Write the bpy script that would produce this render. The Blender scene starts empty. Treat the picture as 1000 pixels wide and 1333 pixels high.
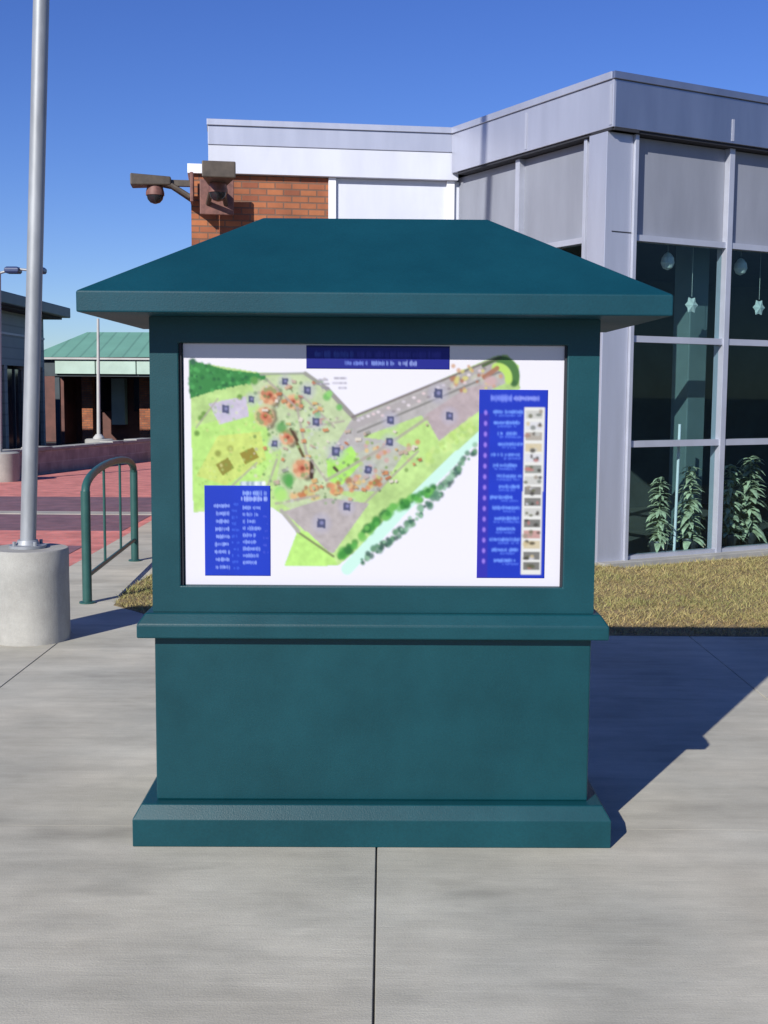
import bpy, bmesh, math, random
import numpy as np
from mathutils import Vector, Matrix
random.seed(7)
SC = bpy.context.scene
COL = SC.collection
R = math.radians

# ------------------------------------------------------------------ materials
def lin(c):
    return tuple((x/255/12.92 if x/255 <= .04045 else ((x/255+.055)/1.055)**2.4) for x in c)

def new_mat(name):
    m = bpy.data.materials.new(name); m.use_nodes = True
    nt = m.node_tree
    return m, nt, nt.nodes['Principled BSDF']

def N(nt, t, **kw):
    n = nt.nodes.new(t)
    for k, v in kw.items():
        if k in n.inputs: n.inputs[k].default_value = v
        else: setattr(n, k, v)
    return n

def coords(nt, scale=(1, 1, 1), rot=(0, 0, 0)):
    tc = N(nt, 'ShaderNodeTexCoord'); mp = N(nt, 'ShaderNodeMapping')
    mp.inputs['Scale'].default_value = scale; mp.inputs['Rotation'].default_value = rot
    nt.links.new(tc.outputs['Object'], mp.inputs['Vector'])
    return mp.outputs['Vector']

def noisy(name, col, rough=.6, metal=0, var=.15, scale=3, stretch=(1, 1, 1), bump=0, bscale=200, spec=.5, dirt=None, fine=0, tint=None):
    """base colour with uneven tone, optional fine grain bump"""
    m, nt, b = new_mat(name)
    L = nt.links.new
    v = coords(nt, stretch)
    n1 = N(nt, 'ShaderNodeTexNoise', Scale=scale, Detail=6.0, Roughness=.6); L(v, n1.inputs['Vector'])
    ramp = N(nt, 'ShaderNodeValToRGB')
    lo = tuple(c*(1-var) for c in col); hi = tuple(min(1, c*(1+var)) for c in col)
    if tint: lo = tint
    ramp.color_ramp.elements[0].position = .32; ramp.color_ramp.elements[1].position = .68
    ramp.color_ramp.elements[0].color = (*lo, 1); ramp.color_ramp.elements[1].color = (*hi, 1)
    L(n1.outputs['Fac'], ramp.inputs['Fac'])
    out = ramp.outputs['Color']
    if fine:
        n3 = N(nt, 'ShaderNodeTexNoise', Scale=bscale*.6, Detail=3.0); L(coords(nt), n3.inputs['Vector'])
        mr = N(nt, 'ShaderNodeMapRange'); mr.inputs[1].default_value = .3; mr.inputs[2].default_value = .7
        mr.inputs[3].default_value = 1-fine; mr.inputs[4].default_value = 1+fine
        L(n3.outputs['Fac'], mr.inputs[0])
        mx = N(nt, 'ShaderNodeVectorMath', operation='SCALE'); L(out, mx.inputs[0]); L(mr.outputs[0], mx.inputs['Scale']); out = mx.outputs[0]
    L(out, b.inputs['Base Color'])
    b.inputs['Roughness'].default_value = rough; b.inputs['Metallic'].default_value = metal
    b.inputs['Specular IOR Level'].default_value = spec
    rr = N(nt, 'ShaderNodeMapRange'); rr.inputs[3].default_value = max(0, rough-.08); rr.inputs[4].default_value = min(1, rough+.1)
    L(n1.outputs['Fac'], rr.inputs[0]); L(rr.outputs[0], b.inputs['Roughness'])
    if bump:
        n2 = N(nt, 'ShaderNodeTexNoise', Scale=bscale, Detail=4.0); L(coords(nt), n2.inputs['Vector'])
        bp = N(nt, 'ShaderNodeBump', Strength=bump, Distance=.004); L(n2.outputs['Fac'], bp.inputs['Height']); L(bp.outputs[0], b.inputs['Normal'])
    return m

M = {}
M['teal'] = noisy('teal_paint', (.002, .045, .057), .42, var=.15, scale=3.2, bump=.14, bscale=240, spec=.35, fine=.08)
M['roof_teal'] = noisy('teal_roof_paint', (.002, .046, .065), .5, var=.14, scale=2.6, bump=.14, bscale=220, spec=.28, fine=.08)
M['silver'] = noisy('shaded_parapet_aluminium', (.36, .38, .44), .33, metal=.85, var=.13, scale=2, stretch=(1, 1, .2), bump=.05, bscale=60)  # darker metal copy, shade of the right-hand parapet in its colour
M['pale_metal'] = noisy('column_and_lit_parapet_metal', (.46, .48, .56), .40, metal=.45, var=.10, scale=2.4, stretch=(1, 1, .15), bump=.05, bscale=60)  # pale metal of the column, also the sunlit copy for the other parapets
M['mullion'] = noisy('anodised_frame', (.44, .46, .53), .42, metal=.35, var=.08, scale=3)
M['panel_grey'] = noisy('grey_composite_panel', (.25, .265, .31), .5, metal=.1, var=.12, scale=2.6, stretch=(1, 1, .22))
M['panel_white'] = noisy('white_composite_panel', (.55, .57, .64), .5, var=.08, scale=2.4, stretch=(1, 1, .25))
M['white'] = noisy('white_coping', (.78, .78, .80), .5, var=.05)
M['gap'] = noisy('dark_gap', (.02, .022, .03), .8)
M['galv'] = noisy('galvanised_steel', (.30, .315, .33), .5, metal=.3, var=.16, scale=9, stretch=(1, 1, .3), bump=.05, bscale=80)
M['green_metal'] = noisy('dark_green_enamel', (.022, .085, .075), .4, var=.12, scale=8)
M['camera_grey'] = noisy('weathered_bronze_housing', (.085, .068, .052), .5, metal=.2, var=.2, scale=12)
M['camera_red'] = noisy('rust_brown_plate', (.17, .075, .06), .6, var=.3, scale=18)
M['asphalt'] = noisy('asphalt', (.055, .055, .057), .9, var=.25, scale=1.2, bump=.4, bscale=120, fine=.2)
M['soil'] = noisy('dry_soil', (.20, .145, .07), .95, var=.35, scale=6, bump=.6, bscale=60, fine=.3)
M['cream_paint'] = noisy('cream_pole_paint', (.42, .42, .40), .5, var=.1)
M['dark_roof'] = noisy('dark_eave_metal', (.03, .045, .055), .5, var=.2)
M['mint'] = noisy('pale_mint_fascia', (.40, .53, .45), .5, var=.10, scale=2)
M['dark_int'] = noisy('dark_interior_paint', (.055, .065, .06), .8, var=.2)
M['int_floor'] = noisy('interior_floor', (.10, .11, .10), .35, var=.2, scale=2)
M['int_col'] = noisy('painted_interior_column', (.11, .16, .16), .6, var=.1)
M['paper'] = noisy('pale_paper', (.60, .66, .60), .7, var=.15, scale=14)
M['leaf'] = noisy('variegated_leaf', (.44, .47, .30), .4, var=.55, scale=16)
M['pot'] = noisy('grey_glazed_pot', (.035, .04, .045), .35, var=.2)
M['lens'] = noisy('smoked_dome', (.02, .02, .025), .12, var=.1)
M['lamp_dark'] = noisy('dark_blue_housing', (.03, .05, .13), .4, var=.1)
M['joint'] = noisy('joint_dirt', (.09, .08, .065), .95, var=.4, scale=8)
M['black'] = noisy('black_rubber', (.015, .015, .015), .7)
M['redwood'] = noisy('painted_red_wall', (.12, .05, .04), .7, var=.3, scale=3)

def concrete(name, base, streak=.5, warm=(1.04, 1.0, .95)):
    m, nt, b = new_mat(name); L = nt.links.new
    v = coords(nt, (1, 1, 1))
    big = N(nt, 'ShaderNodeTexNoise', Scale=1.1, Detail=5.0, Roughness=.55); L(v, big.inputs['Vector'])
    st = N(nt, 'ShaderNodeTexNoise', Scale=3.0, Detail=7.0, Roughness=.65); L(coords(nt, (.22, 2.6, 1)), st.inputs['Vector'])
    br = N(nt, 'ShaderNodeTexNoise', Scale=12.0, Detail=5.0, Roughness=.7); L(coords(nt, (.5, 9, 1)), br.inputs['Vector'])
    gr = N(nt, 'ShaderNodeTexNoise', Scale=160.0, Detail=3.0); L(v, gr.inputs['Vector'])
    def mr(src, a, c, lo=.3, hi=.7):
        q = N(nt, 'ShaderNodeMapRange'); q.inputs[1].default_value = lo; q.inputs[2].default_value = hi
        q.inputs[3].default_value = a; q.inputs[4].default_value = c; L(src, q.inputs[0]); return q.outputs[0]
    def mul(a, c):
        q = N(nt, 'ShaderNodeMath', operation='MULTIPLY'); L(a, q.inputs[0]); L(c, q.inputs[1]); return q.outputs[0]
    f = mul(mul(mr(big.outputs['Fac'], .82, 1.14), mr(st.outputs['Fac'], 1-.28*streak, 1+.22*streak)), mul(mr(br.outputs['Fac'], 1-.12*streak, 1+.1*streak), mr(gr.outputs['Fac'], .93, 1.06)))
    # a few darker round stains
    vo = N(nt, 'ShaderNodeTexNoise', Scale=1.7, Detail=2.0); L(coords(nt, (1, 2.2, 1), (0, 0, .3)), vo.inputs['Vector'])
    mid = N(nt, 'ShaderNodeTexNoise', Scale=3.2, Detail=6.0, Roughness=.7); L(coords(nt, (.7, 1.5, 1)), mid.inputs['Vector'])
    f = mul(f, mr(mid.outputs['Fac'], .86, 1.12))
    f = mul(f, mr(vo.outputs['Fac'], 1.0, .80, .62, .74))
    hue = N(nt, 'ShaderNodeMixRGB'); hue.inputs[1].default_value = (base[0]*.97, base[1]*.99, base[2]*1.0, 1)
    hue.inputs[2].default_value = (base[0]*warm[0], base[1]*warm[1], base[2]*warm[2], 1)
    L(mr(big.outputs['Color'], 0, 1), hue.inputs[0])
    sc = N(nt, 'ShaderNodeVectorMath', operation='SCALE'); L(hue.outputs[0], sc.inputs[0]); L(f, sc.inputs['Scale'])
    L(sc.outputs[0], b.inputs['Base Color']); b.inputs['Roughness'].default_value = .88; b.inputs['Specular IOR Level'].default_value = .25
    bm_ = N(nt, 'ShaderNodeMath', operation='ADD'); L(gr.outputs['Fac'], bm_.inputs[0]); L(br.outputs['Fac'], bm_.inputs[1])
    bp = N(nt, 'ShaderNodeBump', Strength=.35, Distance=.003); L(bm_.outputs[0], bp.inputs['Height']); L(bp.outputs[0], b.inputs['Normal'])
    return m
M['concrete'] = concrete('broomed_concrete', (.455, .437, .365), .40)
M['cast'] = concrete('cast_concrete', (.36, .355, .33), .4)

def brick_mat(name, c1, c2, mortar, w=.2, h=.0677, plane='XZ', ms=.009):
    m, nt, b = new_mat(name); L = nt.links.new
    tc = N(nt, 'ShaderNodeTexCoord'); sp = N(nt, 'ShaderNodeSeparateXYZ'); cb = N(nt, 'ShaderNodeCombineXYZ')
    L(tc.outputs['Object'], sp.inputs[0])
    if plane == 'XZ':
        ad = N(nt, 'ShaderNodeMath', operation='ADD'); L(sp.outputs['X'], ad.inputs[0]); L(sp.outputs['Y'], ad.inputs[1])
        L(ad.outputs[0], cb.inputs['X']); L(sp.outputs['Z'], cb.inputs['Y'])
    else:
        L(sp.outputs['X'], cb.inputs['X']); L(sp.outputs['Y'], cb.inputs['Y'])
    bt = N(nt, 'ShaderNodeTexBrick'); L(cb.outputs[0], bt.inputs['Vector'])
    bt.inputs['Scale'].default_value = 1; bt.inputs['Brick Width'].default_value = w; bt.inputs['Row Height'].default_value = h
    bt.inputs['Mortar Size'].default_value = ms; bt.inputs['Mortar Smooth'].default_value = .3
    bt.inputs['Color1'].default_value = (*c1, 1); bt.inputs['Color2'].default_value = (*c2, 1); bt.inputs['Mortar'].default_value = (*mortar, 1)
    nz = N(nt, 'ShaderNodeTexNoise', Scale=4.0, Detail=6.0); L(tc.outputs['Object'], nz.inputs['Vector'])
    q = N(nt, 'ShaderNodeMapRange'); q.inputs[1].default_value = .3; q.inputs[2].default_value = .7; q.inputs[3].default_value = .75; q.inputs[4].default_value = 1.2
    L(nz.outputs['Fac'], q.inputs[0])
    sc = N(nt, 'ShaderNodeVectorMath', operation='SCALE'); L(bt.outputs['Color'], sc.inputs[0]); L(q.outputs[0], sc.inputs['Scale'])
    L(sc.outputs[0], b.inputs['Base Color']); b.inputs['Roughness'].default_value = .85
    bp = N(nt, 'ShaderNodeBump', Strength=.5, Distance=.006, invert=True); L(bt.outputs['Fac'], bp.inputs['Height']); L(bp.outputs[0], b.inputs['Normal'])
    return m
M['brick'] = brick_mat('orange_brick', (.36, .125, .050), (.23, .072, .036), (.155, .085, .058))
M['wall_block'] = brick_mat('grey_brown_block', (.40, .34, .31), (.30, .25, .235), (.42, .38, .35), .5, .2, ms=.012)
M['paver'] = brick_mat('red_paver', (.64, .215, .18), (.54, .175, .15), (.46, .24, .21), .22, .11, 'XY', .006)
M['paver_shadow'] = brick_mat('shadow_toned_paver', (.20, .10, .12), (.16, .09, .115), (.14, .10, .12), .22, .11, 'XY', .006)  # purple-grey copy of the red paver, shadow put into its colour

def ribbed(name, col, axis='X', pitch=.3, rough=.5, depth=.35):
    m, nt, b = new_mat(name); L = nt.links.new
    tc = N(nt, 'ShaderNodeTexCoord'); sp = N(nt, 'ShaderNodeSeparateXYZ'); L(tc.outputs['Object'], sp.inputs[0])
    md = N(nt, 'ShaderNodeMath', operation='PINGPONG'); md.inputs[1].default_value = pitch/2; L(sp.outputs[axis], md.inputs[0])
    q = N(nt, 'ShaderNodeMapRange'); q.inputs[1].default_value = 0; q.inputs[2].default_value = pitch*.12; q.inputs[3].default_value = 1-depth; q.inputs[4].default_value = 1
    L(md.outputs[0], q.inputs[0])
    nz = N(nt, 'ShaderNodeTexNoise', Scale=1.5, Detail=4.0); L(tc.outputs['Object'], nz.inputs['Vector'])
    q2 = N(nt, 'ShaderNodeMapRange'); q2.inputs[3].default_value = .85; q2.inputs[4].default_value = 1.15; L(nz.outputs['Fac'], q2.inputs[0])
    mm = N(nt, 'ShaderNodeMath', operation='MULTIPLY'); L(q.outputs[0], mm.inputs[0]); L(q2.outputs[0], mm.inputs[1])
    sc = N(nt, 'ShaderNodeVectorMath', operation='SCALE'); sc.inputs[0].default_value = col; L(mm.outputs[0], sc.inputs['Scale'])
    L(sc.outputs[0], b.inputs['Base Color']); b.inputs['Roughness'].default_value = rough
    return m
M['green_roof'] = ribbed('green_seamed_roof', (.16, .35, .25), 'X', .4, .5, .3)
M['sage'] = ribbed('sage_siding', (.26, .31, .27), 'Z', .25, .7, .3)

def glass_mat():
    m = bpy.data.materials.new('tinted_glass'); m.use_nodes = True; nt = m.node_tree; nt.nodes.clear(); L = nt.links.new
    out = N(nt, 'ShaderNodeOutputMaterial'); mx = N(nt, 'ShaderNodeMixShader'); fr = N(nt, 'ShaderNodeFresnel', IOR=1.45)
    tr = N(nt, 'ShaderNodeBsdfTransparent'); tr.inputs[0].default_value = (.80, .89, .90, 1)
    gl = N(nt, 'ShaderNodeBsdfGlossy', Roughness=.02); gl.inputs[0].default_value = (.45, .58, .62, 1)
    ge = N(nt, 'ShaderNodeNewGeometry'); iv = N(nt, 'ShaderNodeMath', operation='SUBTRACT'); iv.inputs[0].default_value = 1; L(ge.outputs['Backfacing'], iv.inputs[1])
    mu = N(nt, 'ShaderNodeMath', operation='MULTIPLY'); L(fr.outputs[0], mu.inputs[0]); L(iv.outputs[0], mu.inputs[1])
    L(mu.outputs[0], mx.inputs[0]); L(tr.outputs[0], mx.inputs[1]); L(gl.outputs[0], mx.inputs[2]); L(mx.outputs[0], out.inputs[0])
    return m
M['glass'] = glass_mat()

def attr_mat(name, rough=.5, spec=.3):
    m, nt, b = new_mat(name)
    a = N(nt, 'ShaderNodeAttribute', attribute_name='ink')
    nt.links.new(a.outputs['Color'], b.inputs['Base Color']); b.inputs['Roughness'].default_value = rough
    b.inputs['Specular IOR Level'].default_value = spec
    return m
M['print'] = attr_mat('printed_panel', .45, .3)
M['grass_blades'] = attr_mat('dry_grass', .75, .15)

# ------------------------------------------------------------------ mesh helpers
def obj(name, bm, mat, parent=None, smooth=False, bevel=0):
    me = bpy.data.meshes.new(name)
    bmesh.ops.recalc_face_normals(bm, faces=bm.faces)
    if smooth:
        for f in bm.faces: f.smooth = True
    bm.to_mesh(me); bm.free()
    o = bpy.data.objects.new(name, me); COL.objects.link(o)
    me.materials.append(mat)
    if parent: o.parent = parent
    if bevel:
        b = o.modifiers.new('bevel', 'BEVEL'); b.width = bevel; b.segments = 2; b.limit_method = 'ANGLE'
    if smooth:
        e = o.modifiers.new('split', 'EDGE_SPLIT'); e.split_angle = R(40)
    return o

def empty(name, loc=(0, 0, 0), rz=0):
    o = bpy.data.objects.new(name, None); COL.objects.link(o); o.location = loc; o.rotation_euler.z = rz
    o.empty_display_size = .2
    return o

def tag(o, label=None, cat=None, group=None, kind=None):
    if label: o['label'] = label
    if cat: o['category'] = cat
    if group: o['group'] = group
    if kind: o['kind'] = kind
    return o

def box(bm, x0, x1, y0, y1, z0, z1, mat=None):
    vs = [bm.verts.new((x, y, z)) for x in (x0, x1) for y in (y0, y1) for z in (z0, z1)]
    if mat: 
        for v in vs: v.co = mat @ v.co
    for f in ((0, 1, 3, 2), (4, 6, 7, 5), (0, 4, 5, 1), (2, 3, 7, 6), (0, 2, 6, 4), (1, 5, 7, 3)):
        bm.faces.new([vs[i] for i in f])
    return bm

def B(*args, **kw):
    return box(bmesh.new(), *args, **kw)

def rings(bm, rs):
    """rs: list of (x0,x1,y0,y1,z) lofted rectangles, closed at both ends"""
    prev = None
    for i, (x0, x1, y0, y1, z) in enumerate(rs):
        r = [bm.verts.new(p) for p in ((x0, y0, z), (x1, y0, z), (x1, y1, z), (x0, y1, z))]
        if prev:
            for k in range(4): bm.faces.new([prev[k], prev[(k+1) % 4], r[(k+1) % 4], r[k]])
        else: bm.faces.new(r[::-1])
        prev = r
    bm.faces.new(prev)
    return bm

def tube(bm, pts, rad, seg=12, caps=True):
    pts = [Vector(p) for p in pts]; n = len(pts)
    rad = rad if isinstance(rad, (list, tuple)) else [rad]*n
    prev = None; side = None
    for i, p in enumerate(pts):
        t = (pts[min(i+1, n-1)]-pts[max(i-1, 0)]).normalized()
        if side is None:
            side = t.cross(Vector((0, 0, 1)) if abs(t.z) < .9 else Vector((1, 0, 0))).normalized()
        side = (side-t*side.dot(t)).normalized(); up = t.cross(side)
        r = [bm.verts.new(p+(side*math.cos(a)+up*math.sin(a))*rad[i]) for a in [2*math.pi*k/seg for k in range(seg)]]
        if prev:
            for k in range(seg): bm.faces.new([prev[k], prev[(k+1) % seg], r[(k+1) % seg], r[k]])
        elif caps: bm.faces.new(r[::-1])
        prev = r
    if caps: bm.faces.new(prev)
    return bm

def lathe(bm, prof, loc=(0, 0, 0), seg=24):
    loc = Vector(loc); prev = None
    for (r, z) in prof:
        ring = [bm.verts.new(loc+Vector((r*math.cos(2*math.pi*k/seg), r*math.sin(2*math.pi*k/seg), z))) for k in range(seg)]
        if prev:
            for k in range(seg): bm.faces.new([prev[k], prev[(k+1) % seg], ring[(k+1) % seg], ring[k]])
        else: bm.faces.new(ring[::-1])
        prev = ring
    bm.faces.new(prev)
    return bm

def prism(bm, poly, z0, z1):
    a = [bm.verts.new((x, y, z0)) for x, y in poly]; b = [bm.verts.new((x, y, z1)) for x, y in poly]
    n = len(poly)
    bm.faces.new(a[::-1]); bm.faces.new(b)
    for k in range(n): bm.faces.new([a[k], a[(k+1) % n], b[(k+1) % n], b[k]])
    return bm

# ------------------------------------------------------------------ ground
bm = bmesh.new(); prism(bm, [(-300, -200), (300, -200), (300, 500), (-300, 500)], -.4, -.06)
tag(obj('ground', bm, M['asphalt']), kind='structure')

XJ = [-8.18, -6.13, -4.08, -2.035, 0, 2.035, 4.08, 6.13, 8.18]   # longitudinal joints
bm = bmesh.new(); prism(bm, [(-8.4, -6.1), (8.4, -6.1), (8.4, 7.76), (-8.4, 7.76)], -.0595, -.008)
tag(obj('pavement_bed', bm, M['joint']), kind='structure')
bm = bmesh.new()
g = .003
OFF = -.018
rows = [(-6.0, -1.9), (-1.9, .18), (.18, 2.22), (2.22, 4.26), (4.26, 7.765)]
for i in range(len(XJ)-1):
    for (y0, y1) in rows:
        x0, x1 = XJ[i]+OFF+g, XJ[i+1]+OFF-g
        tight = .0008 if (y0, y1) != (-6.0, -1.9) else .003
        rings(bm, [(x0, x1, y0+tight, y1-tight, -.058), (x0, x1, y0+tight, y1-tight, -.004), (x0+.002, x1-.002, y0+tight, y1-tight, 0)])
# walk continuing behind on the left
left = [(-2.83, 7.766), (-.9, 7.766), (-1.55, 8.25), (-2.0, 8.75), (-2.05, 9.4), (-1.9, 12.6), (-1.9, 16), (-2.83, 16)]
prism(bm, left, -.058, 0)
tag(obj('pavement', bm, M['concrete']), kind='structure')

bm = bmesh.new(); prism(bm, [(-14, 7.766), (-2.835, 7.766), (-2.835, 27), (-5.15, 26.9), (-6.75, 20.2), (-8.2, 16), (-14, 14)], -.058, -.002)
tag(obj('red_plaza', bm, M['paver']), kind='structure')
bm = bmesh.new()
for (a, b_, xr_) in ((10.9, 12.1, -3.05), (13.4, 15.1, -2.95), (15.5, 17.6, -2.95)):  # painted shadow: dark bands laid across the red paving
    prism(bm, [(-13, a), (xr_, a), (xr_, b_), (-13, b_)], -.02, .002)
tag(obj('shadow_bands', bm, M['paver_shadow']), kind='structure')

bm = bmesh.new(); prism(bm, [(-13, 15.12), (-2.9, 15.12), (-2.9, 15.42), (-13, 15.42)], -.02, .012)
tag(obj('paving_edge', bm, M['cast']), kind='structure')
C0 = Vector((2.0, 10.86, 0)); AZR, AZL = R(61), R(-29)
lawn = [(-.9, 7.766), (12, 7.766), (12, 16.2), (2.2, 10.80), (1.9, 10.95), (.8, 13.0), (-2.0, 12.7), (-1.895, 12.6), (-2.045, 9.4), (-1.995, 8.75), (-1.545, 8.25)]
bm = bmesh.new(); prism(bm, lawn, -.058, .004)
tag(obj('lawn_soil', bm, M['soil']), kind='structure')

def inside(x, y, poly):
    c = False; j = len(poly)-1
    for i in range(len(poly)):
        xi, yi = poly[i]; xj, yj = poly[j]
        if (yi > y) != (yj > y) and x < (xj-xi)*(y-yi)/(yj-yi)+xi: c = not c
        j = i
    return c

rng = np.random.default_rng(3)
def mesh_from(name, V, F, colors, mat):
    me = bpy.data.meshes.new(name)
    me.vertices.add(len(V)); me.vertices.foreach_set('co', np.asarray(V, np.float32).ravel())
    k = F.shape[1]
    me.loops.add(F.size); me.loops.foreach_set('vertex_index', F.astype(np.int32).ravel())
    me.polygons.add(len(F)); me.polygons.foreach_set('loop_start', np.arange(0, F.size, k, dtype=np.int32))
    me.update(calc_edges=True)
    at = me.color_attributes.new('ink', 'FLOAT_COLOR', 'POINT')
    c4 = np.ones((len(V), 4), np.float32); c4[:, :3] = colors
    at.data.foreach_set('color', c4.ravel())
    me.materials.append(mat); me.validate()
    o = bpy.data.objects.new(name, me); COL.objects.link(o)
    return o

def make_grass():
    P = []
    while len(P) < 90000:
        x = rng.uniform(-2.1, 6.2); y = rng.uniform(7.768, 13.2)
        if x > 3.6 and rng.random() < .6: continue
        if -1.0 < x < .9 and rng.random() < .8: continue
        if inside(x, y, lawn): P.append((x, y))
    P = np.array(P); n = len(P)
    clump = .5+.5*np.sin(P[:, 0]*5.1+np.sin(P[:, 1]*3.3)*2)*np.sin(P[:, 1]*6.7+np.sin(P[:, 0]*2.9)*2)
    clump = .55*clump + .45*rng.random(n)
    h = (.010+.036*rng.random(n)**1.5)*(.5+.9*clump)
    # shorter, browner strip along the walk
    edge = np.clip((P[:, 1]-7.78)/.9, 0, 1)
    ang = rng.uniform(0, 2*np.pi, n); w = .0022+.0022*rng.random(n)
    lean = rng.normal(0, .03, (n, 2))
    b0 = np.c_[P[:, 0]+np.cos(ang)*w, P[:, 1]+np.sin(ang)*w, np.full(n, .003)]
    b1 = np.c_[P[:, 0]-np.cos(ang)*w, P[:, 1]-np.sin(ang)*w, np.full(n, .003)]
    tp = np.c_[P[:, 0]+lean[:, 0], P[:, 1]+lean[:, 1], h]
    V = np.stack([b0, b1, tp], 1).reshape(-1, 3); F = np.arange(3*n).reshape(n, 3)
    straw = np.array([.50, .39, .18]); olive = np.array([.24, .26, .09]); brown = np.array([.36, .22, .10])
    t = np.clip(.55*clump+.45*edge+rng.normal(0, .22, n), 0, 1)[:, None]
    big = .5+.5*np.sin(P[:, 0]*1.9+2*np.sin(P[:, 1]*2.3+1))*np.sin(P[:, 1]*2.7+P[:, 0]*.8)
    s = np.clip(rng.random(n)*.8+.5*(big-.5), 0, 1)[:, None]
    c = brown*(1-t)+olive*t; c = c*(1-s*.65)+straw*s*.65
    c *= rng.uniform(.75, 1.2, n)[:, None]
    o = mesh_from('grass', V, F, np.repeat(c, 3, 0), M['grass_blades'])
    tag(o, kind='stuff'); tag(o, 'dry yellow brown winter grass beside the pavement', 'grass')
make_grass()

# ------------------------------------------------------------------ the kiosk
KX, KY, YAW = -.0347, 4.1381, .0085
kiosk = empty('information_kiosk', (KX, KY, 0), YAW)
tag(kiosk, 'dark teal map kiosk with hipped roof standing on the pavement', 'kiosk')
D = .7225
def stack(name, rs, mat, parent=kiosk, bevel=.0035):
    return obj(name, rings(bmesh.new(), rs), mat, parent, bevel=bevel)
def rr(w, o, z): return (-w, w, -o, D+o, z)
stack('plinth', [rr(.84, .073, 0), rr(.84, .073, .0988), rr(.812, .045, .1455)], M['teal'])
stack('lower_body', [rr(.767, 0, .146), rr(.767, 0, .737)], M['teal'], bevel=.006)
stack('ledge', [rr(.8206, .050, .738), rr(.8206, .050, .7856), rr(.7935, .023, .8235)], M['teal'], bevel=.005)
# upper body with a recessed opening
def upper():
    bm = bmesh.new(); w, z0, z1 = .7724, .824, 1.8455
    ox0, ox1, oz0, oz1, rec = -.6735, .6625, .915, 1.757, .028
    def q(*ps): bm.faces.new([bm.verts.new(p) for p in ps])
    xs = [-w, ox0, ox1, w]; zs = [z0, oz0, oz1, z1]
    for i in range(3):
        for j in range(3):
            y = rec if (i, j) == (1, 1) else 0
            q((xs[i], y, zs[j]), (xs[i+1], y, zs[j]), (xs[i+1], y, zs[j+1]), (xs[i], y, zs[j+1]))
    q((ox0, 0, oz0), (ox0, 0, oz1), (ox0, rec, oz1), (ox0, rec, oz0)); q((ox1, 0, oz0), (ox1, rec, oz0), (ox1, rec, oz1), (ox1, 0, oz1))
    q((ox0, 0, oz0), (ox0, rec, oz0), (ox1, rec, oz0), (ox1, 0, oz0)); q((ox0, 0, oz1), (ox1, 0, oz1), (ox1, rec, oz1), (ox0, rec, oz1))
    q((-w, 0, z0), (-w, 0, z1), (-w, D, z1), (-w, D, z0)); q((w, 0, z0), (w, D, z0), (w, D, z1), (w, 0, z1))
    q((-w, D, z0), (-w, D, z1), (w, D, z1), (w, D, z0)); q((-w, 0, z0), (-w, D, z0), (w, D, z0), (w, 0, z0)); q((-w, 0, z1), (w, 0, z1), (w, D, z1), (-w, D, z1))
    bmesh.ops.remove_doubles(bm, verts=bm.verts, dist=1e-5)
    return obj('upper_body', bm, M['teal'], kiosk, bevel=.004)
upper()
fr = bmesh.new()   # thin trim bead round the sign opening
fr.free()
for a in ((-.6735, -.6655, .915, 1.757), (.6545, .6625, .915, 1.757)): obj('frame_bead', B(a[0], a[1], .012, .0279, a[2], a[3]), M['gap'], kiosk)
O3 = .199
rb = bmesh.new()
x, y0, y1 = .9714, -O3, D+O3
lo = [rb.verts.new(p) for p in ((-x, y0, 1.8463), (x, y0, 1.8463), (x, y1, 1.8463), (-x, y1, 1.8463))]
hi = [rb.verts.new(p) for p in ((-x, y0, 1.9147), (x, y0, 1.9147), (x, y1, 1.9147), (-x, y1, 1.9147))]
ym = (y0+y1)/2
rd = [rb.verts.new((-.412, ym, 2.2292)), rb.verts.new((.412, ym, 2.2292))]
rb.faces.new(lo[::-1])
for k in range(4): rb.faces.new([lo[k], lo[(k+1) % 4], hi[(k+1) % 4], hi[k]])
rb.faces.new([hi[0], hi[1], rd[1], rd[0]]); rb.faces.new([hi[2], hi[3], rd[0], rd[1]]); rb.faces.new([hi[1], hi[2], rd[1]]); rb.faces.new([hi[3], hi[0], rd[0]])
obj('roof', rb, M['roof_teal'], kiosk, bevel=.005)

# ---- printed map: painted on a fine grid of points, coordinates are poster units 0..490 x 0..303
PW, PH = 490, 303
S = 1.0
def canvas(w, h, c): 
    a = np.zeros((int(h), int(w), 3)); a[:] = lin(c); return a
def shape_mask(a, ox, oy):
    h, w, _ = a.shape
    yy, xx = np.mgrid[0:h, 0:w]; return xx+ox+.5, yy+oy+.5
def poly(a, pts, c, alpha=1, ox=0, oy=0):
    X, Y = shape_mask(a, ox, oy); m = np.zeros(X.shape, bool); j = len(pts)-1
    for i in range(len(pts)):
        xi, yi = pts[i]; xj, yj = pts[j]
        if yi != yj:
            m ^= ((yi > Y) != (yj > Y)) & (X < (xj-xi)*(Y-yi)/(yj-yi)+xi)
        j = i
    a[m] = a[m]*(1-alpha)+np.array(lin(c))*alpha
    return m
def blob(a, x, y, r, c, alpha=1, ry=None, soft=.35):
    X, Y = shape_mask(a, 0, 0); d = np.sqrt(((X-x)/r)**2+((Y-y)/(ry or r))**2)
    w = np.clip((1+soft-d)/(2*soft), 0, 1)[..., None]*alpha
    a[:] = a*(1-w)+np.array(lin(c))*w
def seg(a, p, q, wd, c, alpha=1):
    X, Y = shape_mask(a, 0, 0); px, py = p; dx, dy = q[0]-px, q[1]-py; L2 = dx*dx+dy*dy
    t = np.clip(((X-px)*dx+(Y-py)*dy)/L2, 0, 1); d = np.hypot(X-px-t*dx, Y-py-t*dy)
    w = np.clip(wd/2+.5-d, 0, 1)[..., None]*alpha
    a[:] = a*(1-w)+np.array(lin(c))*w
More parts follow.
